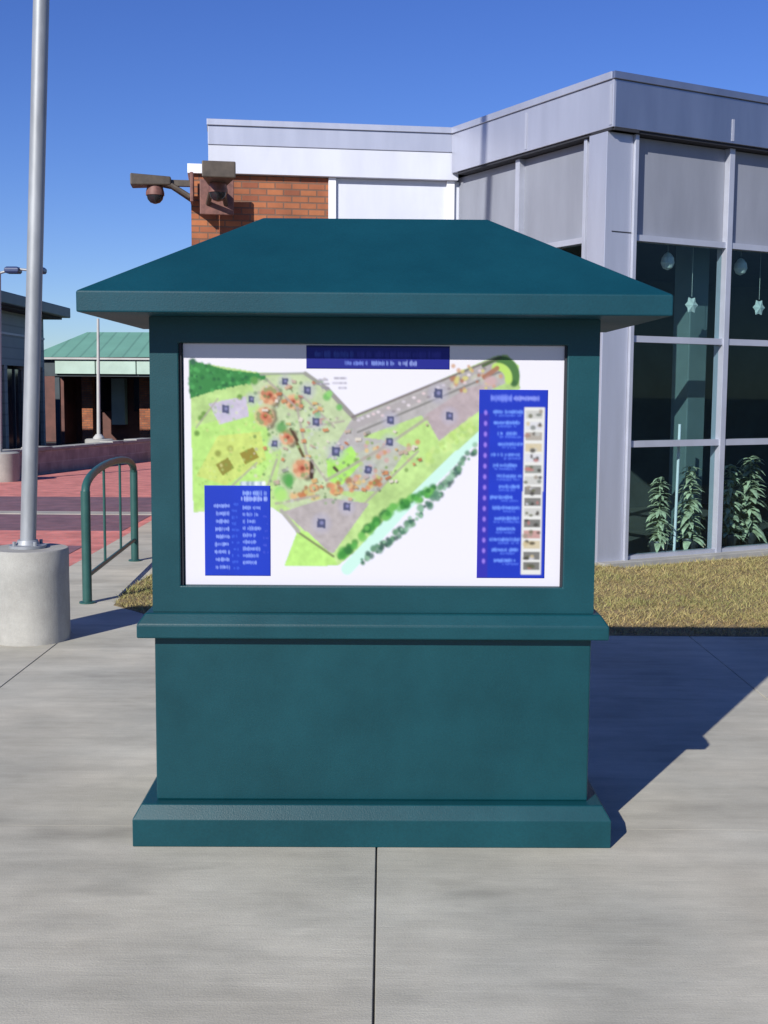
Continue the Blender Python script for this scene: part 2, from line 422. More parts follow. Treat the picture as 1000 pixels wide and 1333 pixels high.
def smooth_noise(h, w, cell, n=3):
    o = np.zeros((h, w))
    for k in range(n):
        c = max(1.5, cell/2**k); gh, gw = int(h/c)+3, int(w/c)+3; gq = rng.random((gh, gw))
        yy, xx = np.mgrid[0:h, 0:w]/c; i, j = yy.astype(int), xx.astype(int); fy, fx = yy-i, xx-j
        o += ((gq[i, j]*(1-fx)+gq[i, j+1]*fx)*(1-fy)+(gq[i+1, j]*(1-fx)+gq[i+1, j+1]*fx)*fy)/2**k
    return o/sum(1/2**k for k in range(n))
def blur(a, n=1):
    for _ in range(n):
        p = np.pad(a, ((1, 1), (1, 1), (0, 0)), 'edge')
        a = (p[1:-1, 1:-1]*4+p[:-2, 1:-1]*2+p[2:, 1:-1]*2+p[1:-1, :-2]*2+p[1:-1, 2:]*2+p[:-2, :-2]+p[2:, 2:]+p[:-2, 2:]+p[2:, :-2])/16
    return a
def q(x, y):   # photo pixel on the poster -> poster units
    return (x-245-(455-y)*-.006, y-455-.008*(x-245))
def Q(pts): return [q(*p) for p in pts]

def paint_map():
    a = canvas(PW, PH, (236, 234, 242))
    site = [(254, 478), (300, 485), (345, 492), (400, 492), (428, 510), (462, 548), (645, 472), (660, 470), (676, 484), (678, 512), (640, 560), (560, 628), (500, 690), (446, 734), (376, 734), (392, 692), (378, 672), (360, 660), (258, 666)]
    m = poly(a, Q(site), (196, 226, 150))
    nz = smooth_noise(PH, PW, 26)[..., None]
    a[m] = (a*(.72+.42*nz))[m]
    poly(a, Q([(254, 560), (330, 540), (352, 556), (360, 600), (340, 630), (300, 650), (258, 664)]), (186, 228, 128), .8)
    poly(a, Q([(290, 570), (345, 565), (352, 600), (300, 632), (262, 620)]), (212, 214, 120), .6)
    # centre of town, grey beige
    for pts, c, al in [([(330, 498), (400, 494), (430, 512), (462, 550), (455, 575), (430, 600), (440, 640), (470, 650), (400, 672), (372, 655), (366, 625), (372, 590), (352, 560)], (196, 208, 172), .85),
                       ([(462, 550), (640, 476), (668, 486), (660, 505), (478, 588), (452, 600), (430, 600)], (184, 178, 180), .95),
                       ([(375, 665), (430, 648), (486, 655), (440, 718), (432, 716)], (186, 178, 176), 1),
                       ([(556, 545), (608, 512), (640, 505), (626, 540), (575, 577)], (188, 174, 176), 1),
                       ([(278, 530), (326, 521), (330, 546), (292, 556)], (204, 196, 212), 1),
                       ([(440, 595), (500, 560), (540, 575), (500, 640), (445, 640)], (188, 186, 182), .85),
                       ([(430, 600), (462, 583), (476, 604), (450, 632), (432, 626)], (176, 226, 116), 1),
                       ([(476, 572), (552, 545), (575, 580), (560, 600), (520, 578)], (190, 222, 140), .9),
                       ([(376, 734), (392, 690), (405, 690), (440, 722), (446, 734)], (190, 232, 132), 1)]:
        poly(a, Q(pts), c, al)
    a *= (.86+.28*smooth_noise(PH, PW, 5, 2))[..., None]
    w = canvas(PW, PH, (236, 234, 242)); keep = np.zeros((PH, PW), bool)
    X, Y = shape_mask(a, 0, 0)
    # outside the site goes back to clean paper
    mm = np.zeros((PH, PW), bool); pts = Q(site); j = len(pts)-1
    for i in range(len(pts)):
        xi, yi = pts[i]; xj, yj = pts[j]
        if yi != yj: mm ^= ((yi > Y) != (yj > Y)) & (X < (xj-xi)*(Y-yi)/(yj-yi)+xi)
        j = i
    a[~mm] = w[~mm]
    # wood top left
    wood = Q([(253, 476), (262, 478), (300, 488), (350, 494), (352, 500), (320, 507), (286, 514), (254, 524)])
    poly(a, wood, (62, 140, 74))
    for k in range(150):
        x, y = random.uniform(253, 352), random.uniform(474, 524)
        x2, y2 = q(x, y)
        if inside(x2, y2, wood): blob(a, x2, y2, random.uniform(1.5, 3), random.choice([(34, 104, 60), (88, 172, 96), (50, 130, 66), (70, 150, 84)]), .8)
    blob(a, *q(258, 478), 4, (58, 110, 84)); blob(a, *q(337, 502), 5, (106, 160, 84))
    # top road and cars
    def S_(p0, p1, wd, c, al=1): seg(a, q(*p0), q(*p1), wd, c, al)
    S_((345, 494), (402, 493), 3, (164, 170, 156)); S_((402, 493), (430, 512), 5, (160, 160, 152)); S_((430, 512), (466, 549), 6, (158, 154, 150))
    S_((463, 547), (648, 474), 3, (134, 126, 124)); S_((470, 566), (655, 490), 2.5, (140, 138, 134)); S_((466, 557), (650, 482), 10, (178, 172, 172), .8)
    for k in range(26):
        t = k/26; x = 470+t*168; y = 555-t*66
        blob(a, *q(x+random.uniform(-1, 1), y+random.choice([-4, 3])), 2.4, random.choice([(226, 206, 208), (214, 206, 212), (150, 140, 142), (232, 222, 226)]), .9, 1.7)
    # fields
    poly(a, Q([(287, 606), (303, 597), (311, 610), (296, 620)]), (150, 146, 66)); poly(a, Q([(318, 592), (335, 584), (343, 597), (325, 606)]), (156, 144, 60))
    blob(a, *q(290, 592), 4, (156, 166, 84)); blob(a, *q(306, 586), 4, (170, 178, 96))
    for p in ((268, 548), (272, 543), (263, 567), (318, 522)): blob(a, *q(*p), 3.5, (110, 150, 70), .9)
    # round roofs with dark sides
    for (x, y, r) in ((356, 520, 13), (350, 546, 13), (386, 528, 10), (379, 572, 11), (398, 611, 13)):
        for dx, dy in ((r*.8, -4), (r*.9, 3), (r*.6, r*.8)): blob(a, *q(x+dx, y+dy), r*.42, (104, 84, 70), .75)
        blob(a, *q(x, y), r*.95, (216, 186, 150), .9, soft=.2)
        for an in range(0, 360, 40): blob(a, *q(x+r*.62*math.cos(R(an)), y+r*.62*math.sin(R(an))), r*.26, random.choice([(206, 150, 112), (190, 128, 98), (224, 178, 140), (150, 160, 110)]), .9, soft=.2)
        blob(a, *q(x, y), r*.42, (204, 122, 92), .95); blob(a, *q(x+1, y), r*.2, (150, 78, 56), .95)
    S_((411, 602), (411, 622), 5, (74, 52, 44)); S_((384, 562), (392, 576), 4, (92, 72, 52)); S_((392, 580), (400, 596), 4, (110, 96, 58)); S_((440, 610), (444, 614), 4, (92, 84, 64))
    # orange terraces
    for k in range(46):
        t = random.random(); x = 388+t*112; y = 645-t*20+random.uniform(-8, 8)
        blob(a, *q(x, y), random.uniform(2.5, 5), random.choice([(214, 150, 110), (198, 128, 84), (226, 184, 132), (170, 122, 84), (208, 190, 120)]), .85)
    for k in range(70):
        x, y = random.uniform(466, 552), random.uniform(574, 640)
        if y > 640-(x-466)*.35: continue
        blob(a, *q(x, y), random.uniform(1.6, 3.6), random.choice([(208, 150, 108), (180, 196, 130), (196, 196, 176), (132, 160, 96), (224, 194, 140), (206, 170, 164)]), .85)
    for k in range(36):
        x, y = random.uniform(590, 655), random.uniform(482, 515)
        blob(a, *q(x, y), random.uniform(1.6, 3.4), random.choice([(206, 160, 120), (176, 120, 90), (214, 206, 130), (196, 196, 180)]), .8)
    for p0, p1, wd_ in (((352, 500), (392, 536), 3), ((392, 536), (404, 592), 3.5), ((404, 592), (430, 626), 3), ((404, 560), (452, 552), 3), ((366, 600), (352, 640), 3), ((340, 604), (300, 640), 2.5), ((430, 626), (505, 584), 4), ((505, 584), (560, 548), 4), ((262, 560), (290, 524), 2), ((398, 520), (440, 560), 3), ((365, 655), (420, 645), 3.5), ((480, 655), (548, 590), 3)):
        S_(p0, p1, wd_, (176, 168, 158), .8)
    for k in range(150):
        x, y = random.uniform(262, 352), random.uniform(520, 655)
        blob(a, *q(x, y), random.uniform(.9, 2), random.choice([(150, 190, 96), (206, 228, 150), (132, 172, 84), (220, 216, 150)]), .45)
    for k in range(90):      # little houses
        x, y = random.uniform(345, 560), random.uniform(500, 650)
        if (x > 430 and y < 560-(x-470)*.05) or y > 655-(x-480)*.5: continue
        u_, v_ = q(x, y); w_, h_ = random.uniform(1.5, 4), random.uniform(1.2, 2.6); tt = random.uniform(-.5, .5)
        cr = [(u_+math.cos(tt)*sx*w_-math.sin(tt)*sy*h_, v_+math.sin(tt)*sx*w_+math.cos(tt)*sy*h_) for sx, sy in ((-1, -1), (1, -1), (1, 1), (-1, 1))]
        poly(a, [(p[0]+1.2, p[1]+1.2) for p in cr], (84, 84, 66), .7); poly(a, cr, random.choice([(206, 146, 104), (190, 120, 84), (222, 214, 200), (214, 176, 120), (160, 160, 150), (196, 176, 160)]), .95)
    for k in range(230):
        x, y = random.uniform(335, 462), random.uniform(500, 655)
        if x > 430 and y < 545: continue
        blob(a, *q(x, y), random.uniform(.9, 2.4), random.choice([(96, 128, 78), (150, 176, 130), (214, 210, 192), (128, 154, 118), (200, 206, 196), (168, 204, 132), (176, 168, 160)]), .7)
    for p, r in (((430, 522), 5), ((433, 518), 4), ((446, 535), 4), ((372, 560), 7), ((380, 624), 8), ((370, 640), 7), ((418, 545), 4)):
        blob(a, *q(*p), r, random.choice([(112, 184, 96), (150, 214, 120), (92, 160, 86)]), .85)
    blob(a, *q(372, 645), 8, (178, 222, 128)); blob(a, *q(382, 628), 5, (90, 168, 84), .9, 8)
    # upper right corner curve
    for k in range(40):
        t = k/39; an = R(-95+t*120); x = 652+math.cos(an)*20; y = 497+math.sin(an)*20
        blob(a, *q(x, y), 4.5, (96, 140, 78) if k % 3 else (70, 112, 66), .9)
    for k in range(30):
        t = k/29; an = R(-100+t*110); x = 648+math.cos(an)*15; y = 500+math.sin(an)*15
        blob(a, *q(x, y), 4, (190, 224, 116), .9)
    S_((630, 484), (652, 474), 4, (92, 110, 72)); S_((632, 498), (648, 487), 6, (170, 120, 96), .9); blob(a, *q(640, 503), 8, (206, 176, 176), .9, 6)
    # lower river road and its trees
    S_((458, 738), (520, 672), 15, (206, 240, 226)); S_((520, 672), (600, 595), 13, (206, 240, 226)); S_((600, 595), (628, 570), 10, (206, 240, 226))
    for k in range(80):
        t = random.random(); x = 444+t*128; y = 728-t*88-14*math.sin(t*3.1)+random.uniform(-5, 5)
        blob(a, *q(x, y), random.uniform(2.5, 6), random.choice([(70, 150, 66), (96, 178, 84), (120, 190, 96), (52, 124, 60)]), .85)
    for k in range(110):
        t = random.random()**.9; x = 476+t*146; y = 727-t*142+14*math.sin(t*3.1)+random.uniform(-6, 6)
        blob(a, *q(x, y), random.uniform(1.8, 4.6), random.choice([(92, 140, 112), (70, 112, 96), (150, 190, 160), (112, 156, 122), (60, 96, 84)]), .85)
    for k in range(60):
        t = random.random(); x = 560+t*60; y = 600-t*45+random.uniform(-8, 8)
        blob(a, *q(x, y), random.uniform(2, 4), random.choice([(196, 226, 132), (176, 206, 120), (206, 226, 150)]), .6)
    S_((392, 690), (440, 722), 3, (140, 150, 104)); S_((372, 664), (394, 690), 5, (178, 176, 166))
    # parking markers: slate squares with a pale dot
    for (x, y, s) in ((300, 537, 6), (376, 503, 5), (405, 514, 6), (416, 553, 6), (442, 590, 7), (363, 580, 5), (424, 680, 7), (457, 659, 6), (484, 613, 6), (511, 578, 6), (512, 551, 6), (573, 518, 7), (588, 546, 6), (333, 525, 5)):
        blob(a, *q(x, y), s*1.7, (186, 184, 204), .5); u_, v_ = q(x, y); poly(a, [(u_-s*.7, v_-s*.9), (u_+s*.8, v_-s*.7), (u_+s*.7, v_+s*.9), (u_-s*.8, v_+s*.7)], (78, 84, 118), .95); blob(a, *q(x+.5, y-.5), s*.35, (150, 150, 190), .8)
    # small caption, unreadable in the photograph
    for (x0, y, x1) in ((420, 501, 432), (440, 499, 456), (418, 506, 434), (438, 505, 456), (424, 511, 433), (446, 511, 456)):
        for x in range(x0, x1, 2): blob(a, *q(x, y), 1.4, random.choice([(150, 146, 160), (190, 186, 200)]), .7)
    for x in range(320, 351, 2): blob(a, *q(x, 630), 1.8, random.choice([(212, 222, 232), (240, 244, 250), (160, 176, 190)]), .9, 3)
    return blur(a, 1)

def text_row(a, x0, x1, y, hgt, c, al=.8, gap=.2):
    """a row of printed letters as small as the photograph shows them: word-long runs of uneven strokes"""
    x = x0
    while x < x1:
        if random.random() < gap: x += 2.2; continue
        blob(a, x, y+random.uniform(-.4, .4), random.uniform(.7, 1.3), c, al*random.uniform(.55, 1), hgt*random.uniform(.35, .6)); x += random.uniform(1.2, 2)

def paint_title(w, h):
    a = canvas(w, h, (30, 40, 146)); poly(a, [(0, 0), (w, 0), (w, 3), (0, 3)], (24, 36, 110))  # darker top strip: roof shade painted into the banner
    text_row(a, 12, 60, 11, 8, (70, 96, 190), .8, .12); text_row(a, 66, w-12, 11, 8, (66, 70, 176), .8, .1)
    text_row(a, 50, 78, 21, 5, (120, 140, 220), .8); text_row(a, 84, 112, 21, 5, (140, 160, 230), .8); text_row(a, 118, 140, 21, 6, (160, 176, 235), .7)
    return a
def paint_parking(w, h):
    a = canvas(w, h, (30, 68, 196)); a *= (.92+.16*smooth_noise(h, w, 30, 1))[..., None]
    for k in range(9): text_row(a, 14+random.uniform(-2, 2), 32, 26+k*9.6, 5, (150, 172, 240), .85, .05)
    for k in range(11): text_row(a, 36, 44, 24+k*8, 4, (72, 110, 224), .7, .3)
    text_row(a, 50, 80, 10, 6, (150, 176, 240), .9, .05); text_row(a, 48, 80, 17, 6, (170, 190, 246), .9, .05)
    for k in range(9): text_row(a, 50, 72-(k % 3)*3, 28+k*8.6, 5, (146, 170, 240), .8, .06)
    for k in range(8): text_row(a, 76, 82, 30+k*9, 3, (84, 100, 214), .6, .4)
    return a
def paint_directory(w, h):
    a = canvas(w, h, (30, 62, 190)); a *= (.92+.16*smooth_noise(h, w, 30, 1))[..., None]
    poly(a, [(0, 30), (14, 30), (14, h), (0, h)], (70, 50, 170), .6)
    text_row(a, 16, 42, 11, 8, (130, 150, 240), .95, .04); text_row(a, 45, 76, 11, 6, (150, 164, 240), .9, .04)
    for k in range(15):
        y = 29+k*13.3
        blob(a, 9, y, 2, (170, 140, 235), .85, 3)
        text_row(a, 17+(k % 4)*3, 56-(k % 3)*3, y-1, 4.5, (120, 160, 245), .9, .05); text_row(a, 22+(k % 5)*3, 54-(k % 2)*6, y+3.4, 3, (96, 130, 235), .7, .12)
    poly(a, [(58, 22), (84, 22), (83, 232), (57, 232)], (228, 228, 222))
    pal = [(120, 126, 118), (70, 66, 60), (196, 196, 190), (90, 84, 76), (160, 150, 136), (206, 190, 150), (190, 130, 124), (110, 112, 84), (60, 56, 50), (214, 214, 220)]
    for k in range(15):
        y0 = 26+k*13.6; poly(a, [(60, y0), (81, y0), (81, y0+10), (60, y0+10)], random.choice(pal), .75)
        for _ in range(4): blob(a, random.uniform(61, 80), y0+random.uniform(1, 9), random.uniform(1.5, 4), random.choice(pal), .8, random.uniform(1.5, 3))
    return blur(a, 1)

X0, X1, Z0, Z1 = -.661, .656, .9155, 1.7565     # poster rectangle in kiosk space
def ux(u): return X0+(X1-X0)*u/PW
def uz(v): return Z1-(Z1-Z0)*v/PH
def panel(name, a, u0, v0, u1, v1, y, thick, parent, label=None):
    h, w, _ = a.shape
    us = np.linspace(u0, u1, w); vs = np.linspace(v0, v1, h); UU, VV = np.meshgrid(us, vs)
    V = np.c_[ux(UU.ravel()), np.full(w*h, y), uz(VV.ravel())]
    i, j = np.mgrid[0:h-1, 0:w-1]; k = (i*w+j).ravel()
    F = np.c_[k, k+w, k+w+1, k+1]
    col = a.reshape(-1, 3)
    # thickness: back and rim
    edge = np.concatenate([np.arange(w), np.arange(1, h)*w+w-1, (h-1)*w+np.arange(w-2, -1, -1), np.arange(h-2, 0, -1)*w])
    nb = len(edge); Vb = V[edge].copy(); Vb[:, 1] += thick
    base = len(V); V = np.r_[V, Vb]; col = np.r_[col, col[edge]]
    e2 = np.arange(nb); Fb = np.c_[edge, np.roll(edge, -1), base+np.roll(e2, -1), base+e2]
    o = mesh_from(name, V, np.r_[F, Fb], np.clip(col**1.12*.70, 0, .9), M['print']); o.parent = parent
    if label: o['label'] = label
    return o
mp = panel('map_panel', paint_map(), 0, 0, PW, PH, .0235, .0042, kiosk)
def sub(name, fn, p0, p1, label, y=.0222):
    (u0, v0), (u1, v1) = q(*p0), q(*p1)
    w, h = int(u1-u0), int(v1-v0)
    panel(name, fn(w, h), u0, v0, u1, v1, y, .0012, mp, label)
sub('title_banner', paint_title, (403, 458), (587, 488), 'navy banner with a line of small lettering')
sub('parking_legend', paint_parking, (272, 632), (358, 747), 'blue legend box with two columns of names')
sub('photo_directory', paint_directory, (626, 513), (716, 751), 'tall blue directory with a strip of small photographs')

# ------------------------------------------------------------------ glass fronted building
bld = empty('glass_building', (2.0, 10.86, 0))
tag(bld, 'building with silver parapet, grey panels, tall tinted windows and an orange brick end', 'building')
BL = Vector((2.0, 10.86, 0))
def frame(origin, az, left):
    """local x = along the wall, local y = outwards, z up"""
    d = Vector((math.sin(az), math.cos(az), 0)); n = Vector((math.cos(az), -math.sin(az), 0))
    if left: n = -n
    m = Matrix(((d.x, n.x, 0, origin[0]-BL.x), (d.y, n.y, 0, origin[1]-BL.y), (0, 0, 1, 0), (0, 0, 0, 1)))
    return m
FR = frame(C0, AZR, False); FL = frame(C0, AZL, True)
LL = 2.68; D0 = C0+Vector((math.sin(AZL), math.cos(AZL), 0))*LL           # inner corner
E0 = Vector((-1.87, 12.86, 0)); azF = math.atan2(E0.x-D0.x, E0.y-D0.y); LF = (E0-D0).length
FF = frame(D0, azF, True)
LR = 12.2
def wb(name, F, mat, *bs, bevel=0, parent=bld, label=None):
    bm = bmesh.new()
    for b in bs: box(bm, *b, mat=F)
    o = obj(name, bm, mat, parent, bevel=bevel)
    if label: o['label'] = label
    return o
# parapets (outer face at 0, glass at -.14)
wb('parapet', FR, M['silver'], (.022, LR, -.3, 0, 3.93, 4.34), bevel=.004)  # this face's shade comes from the darker metal
wb('parapet', FL, M['pale_metal'], (.002, LL-.004, -.3, -.001, 3.93, 4.34), bevel=.004)  # sunlit side, given the brighter metal
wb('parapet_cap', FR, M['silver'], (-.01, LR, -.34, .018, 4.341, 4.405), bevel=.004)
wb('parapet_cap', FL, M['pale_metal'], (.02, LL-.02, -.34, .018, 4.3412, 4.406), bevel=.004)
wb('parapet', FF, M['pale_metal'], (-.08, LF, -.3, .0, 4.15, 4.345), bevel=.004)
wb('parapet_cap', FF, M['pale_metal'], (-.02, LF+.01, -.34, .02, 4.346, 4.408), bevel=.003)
wb('fascia_panel', FF, M['panel_white'], (-.08, LF-.003, -.3, -.012, 3.86, 4.149), bevel=.003, label='white panel band under the parapet')
for s in (1.42, 3.6, 6.0): wb('joint_cover', FR, M['mullion'], (s, s+.03, .0008, .006, 3.95, 4.15))
for s in (.02, 1.3): wb('joint_cover', FL, M['mullion'], (s, s+.03, .0008, .006, 3.95, 4.3))
wb('soffit', FR, M['gap'], (.0, LR, -.30, -.02, 3.905, 3.929)); wb('soffit', FL, M['gap'], (.0, LL-.1, -.30, -.02, 3.905, 3.9285))
# upper panels
rs = [.33+1.2*k for k in range(11)]
for k in range(10):
    s0 = .30+1.215*k
    wb('upper_panel', FR, M['panel_grey'], (s0+.035, s0+1.18, -.18, -.135, 3.02, 3.90), bevel=.003)
for s0, s1 in ((.46, 1.52), (1.58, 2.86)):
    wb('upper_panel', FL, M['panel_grey'], (s0, s1, -.18, -.135, 3.02, 3.90), bevel=.003)
# mullions
for k in range(1, 11):
    s = .30+1.215*k
    wb('mullion', FR, M['mullion'], (s-.033, s+.033, -.2, -.07, 0.0, 3.904), bevel=.003)
for s in (1.55,):
    wb('mullion', FL, M['mullion'], (s-.035, s+.035, -.2, -.07, 0.0, 3.904), bevel=.003)
for F, s0, s1 in ((FR, .33, LR), (FL, .45, LL-.1)):
    for z, hh in ((3.0, .028), (2.085, .03), (1.115, .03), (.035, .034)):
        wb('transom', F, M['mullion'], (s0, s1, -.19, -.085, z-hh+.001, z+hh))
# corner column: two silver faces with bright edge fins
wb('corner_column', FR, M['pale_metal'], (.0, .30, -.33, -.075, 0, 3.904), bevel=.004)
wb('corner_column', FL, M['pale_metal'], (.08, .42, -.30, -.0755, 0, 3.9035), bevel=.004)
wb('corner_fin', FR, M['mullion'], (.302, .345, -.2, -.045, 0, 3.9045), bevel=.004)
wb('corner_fin', FL, M['mullion'], (.422, .465, -.2, -.045, 0, 3.9045), bevel=.004)
wb('column_joint', FR, M['gap'], (.076, .30, -.0745, -.072, 3.03, 3.04))
# glass panes, one mesh per window bay
for k in range(10):
    s0 = .30+1.215*k
    for z0, z1 in ((.07, 1.084), (1.146, 2.054), (2.116, 2.971)):
        wb('window_pane', FR, M['glass'], (s0+.035, s0+1.18, -.142, -.136, z0, z1))
for s0, s1 in ((.467, 1.514), (1.586, 2.86)):
    for z0, z1 in ((.07, 1.084), (1.146, 2.054), (2.116, 2.971)):
        wb('window_pane', FL, M['glass'], (s0, s1, -.142, -.136, z0, z1))
wb('base_kerb', FR, M['cast'], (0, LR, -.35, .04, -.058, .035), bevel=.006); wb('base_kerb', FL, M['cast'], (.05, LL-.1, -.35, .03, -.058, .034), bevel=.006)
# front facing wall: brick end, white panel, post
wb('white_post', FF, M['white'], (1.24, 1.32, -.2, -.06, 0, 3.859), bevel=.003)
wb('front_panel', FF, M['panel_white'], (-.25, 1.238, -.2, -.10, 2.6, 3.858), bevel=.003)
wb('front_panel', FF, M['panel_grey'], (-.25, 1.238, -.2, -.102, 0, 2.597), bevel=.003)
wb('brick_wall', FF, M['brick'], (1.322, 2.775, -3.0, -.09, -.05, 3.855))
wb('coping', FF, M['white'], (LF+.012, 2.81, -3.0, -.04, 3.857, 3.955), bevel=.004)
wb('white_post', FF, M['white'], (-.05, .035, -.22, -.06, 0, 3.8595), bevel=.003)
# shell: roof slab, back walls, inside floor
def P2(F, s, o): v = F @ Vector((s, o, 0)); return (v.x, v.y)
bm = bmesh.new(); prism(bm, [P2(FR, LR, -.31), P2(FR, .2, -.31), P2(FL, LL, -.31), P2(FF, LF, -.31), P2(FF, LF, -7), P2(FR, LR, -8)], 4.02, 4.12); obj('flat_roof', bm, M['dark_roof'], bld)
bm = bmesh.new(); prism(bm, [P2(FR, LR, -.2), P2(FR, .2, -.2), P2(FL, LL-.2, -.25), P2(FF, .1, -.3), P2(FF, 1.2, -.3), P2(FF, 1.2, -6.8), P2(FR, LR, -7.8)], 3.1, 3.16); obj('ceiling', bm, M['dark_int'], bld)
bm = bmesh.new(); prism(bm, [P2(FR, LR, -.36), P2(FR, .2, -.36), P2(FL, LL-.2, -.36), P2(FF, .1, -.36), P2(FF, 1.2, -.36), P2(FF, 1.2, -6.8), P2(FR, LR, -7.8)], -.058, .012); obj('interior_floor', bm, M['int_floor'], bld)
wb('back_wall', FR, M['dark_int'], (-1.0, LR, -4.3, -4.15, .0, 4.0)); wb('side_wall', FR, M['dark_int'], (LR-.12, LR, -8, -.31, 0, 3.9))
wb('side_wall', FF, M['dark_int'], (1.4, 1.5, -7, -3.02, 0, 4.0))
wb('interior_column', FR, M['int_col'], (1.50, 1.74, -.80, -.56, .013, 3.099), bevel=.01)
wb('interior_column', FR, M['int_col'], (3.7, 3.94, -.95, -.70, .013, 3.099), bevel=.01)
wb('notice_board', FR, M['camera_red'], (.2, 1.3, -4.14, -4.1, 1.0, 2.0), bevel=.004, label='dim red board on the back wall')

# things inside the windows
def place(F, s, o_, z=0):
    v = F @ Vector((s, o_, z)); return (v.x+BL.x, v.y+BL.y, v.z)
def ornament(s, z, kind, label):
    x, y, _ = place(FR, s, -.30); t = empty('hanging_ornament', (x, y, z))
    bm = bmesh.new()
    if kind == 'drop': lathe(bm, [(.004, -.085), (.045, -.065), (.066, -.02), (.058, .03), (.03, .07), (.006, .085)], seg=14)
    else:
        n = 12; ring = []
        for k in range(n):
            rr_ = .085 if k % 2 == 0 else .060; an = 2*math.pi*k/n
            ring.append((rr_*math.cos(an), rr_*math.sin(an)))
        d = Vector((math.sin(AZR), math.cos(AZR), 0)); nn = Vector((d.y, -d.x, 0))
        f = bm.verts.new(nn*.02); b = bm.verts.new(-nn*.02); vs = [bm.verts.new(d*p[0]+Vector((0, 0, p[1]))) for p in ring]
        for k in range(n): bm.faces.new([f, vs[k], vs[(k+1) % n]]); bm.faces.new([b, vs[(k+1) % n], vs[k]])
    obj('paper_shape', bm, M['paper'], t)
    obj('string', tube(bmesh.new(), [(0, 0, .08), (0, 0, 3.1-z)], .0015, 6), M['paper'], t)
    tag(t, label, 'ornament', 'paper decorations hung in the upper windows')
ornament(.95, 2.84, 'drop', 'pale oval paper decoration hanging in the window left of the mullion')
ornament(1.27, 2.44, 'star', 'pale star shaped paper decoration hanging beside the kiosk roof tip')
ornament(1.90, 2.84, 'drop', 'pale oval paper decoration hanging just right of the window mullion')
ornament(2.17, 2.45, 'star', 'pale paper star in the window at the right edge of the photo')

def plant(s, o_, h, w, label, seed, mat='leaf'):
    rnd = random.Random(seed); x, y, _ = place(FR, s, o_); t = empty('potted_plant', (x, y, .012))
    obj('pot', lathe(bmesh.new(), [(.07, 0), (.09, .08), (.10, .14), (.095, .15), (.08, .13)], seg=18), M['pot'], t, smooth=True)
    obj('stem', tube(bmesh.new(), [(0, 0, .15), (.01, 0, h*.5), (0, .01, h*.95)], [.014, .012, .006], 8), M['leaf'], t)
    bm = bmesh.new(); z = .14; an = 0
    while z < h:
        for k in range(12):
            an += 2.4+rnd.uniform(-.8, .8); ln = w*rnd.uniform(.45, 1.05)*(1-.4*(z/h)); zz = z+rnd.uniform(-.05, .05); droop = rnd.uniform(.2, .8)
            dx, dy = math.cos(an), math.sin(an); wd = ln*rnd.uniform(.12, .22)
            pts = []
            for i in range(5):
                tt = i/4; rr_ = ln*tt; up = .25*ln*math.sin(tt*1.9)-droop*ln*tt*tt; hw = wd*math.sin(math.pi*min(.97, tt*.85+.12))
                pts.append((Vector((dx*rr_-dy*hw, dy*rr_+dx*hw, zz+up-hw*.25)), Vector((dx*rr_, dy*rr_, zz+up)), Vector((dx*rr_+dy*hw, dy*rr_-dx*hw, zz+up-hw*.25))))
            vv = [[bm.verts.new(p) for p in tr] for tr in pts]
            for i in range(4):
                for j in range(2): bm.faces.new([vv[i][j], vv[i][j+1], vv[i+1][j+1], vv[i+1][j]])
        z += .048
    obj('foliage', bm, M[mat], t)
    tag(t, label, 'plant', 'potted plants behind the lower windows')
plant(.93, -.29, .74, .20, 'leafy potted plant behind the lower window nearest the silver corner column', 1)
plant(1.36, -.33, .84, .22, 'leafy potted plant in front of the interior column', 2)
plant(1.98, -.42, .84, .24, 'leafy potted plant just right of the lower window mullion', 3)
plant(2.30, -.46, .95, .25, 'leafy potted plant at the right edge of the photo', 4)
for k, s in enumerate((2.9, 3.5, 4.3)): plant(s, -.5, .9, .26, 'leafy potted plant in a row further along the window', 5+k)

x, y, _ = place(FR, 1.07, -.22)
t = empty('white_pole', (x, y, .012)); tag(t, 'thin white pole standing behind the lower glass beside the plants', 'pole')
obj('shaft', tube(bmesh.new(), [(0, 0, .02), (.01, 0, .62), (.02, .01, 1.28)], .014, 10), M['white'], t, smooth=True)
obj('foot', lathe(bmesh.new(), [(.10, 0), (.10, .012), (.02, .03)], seg=20), M['paper'], t, smooth=True)

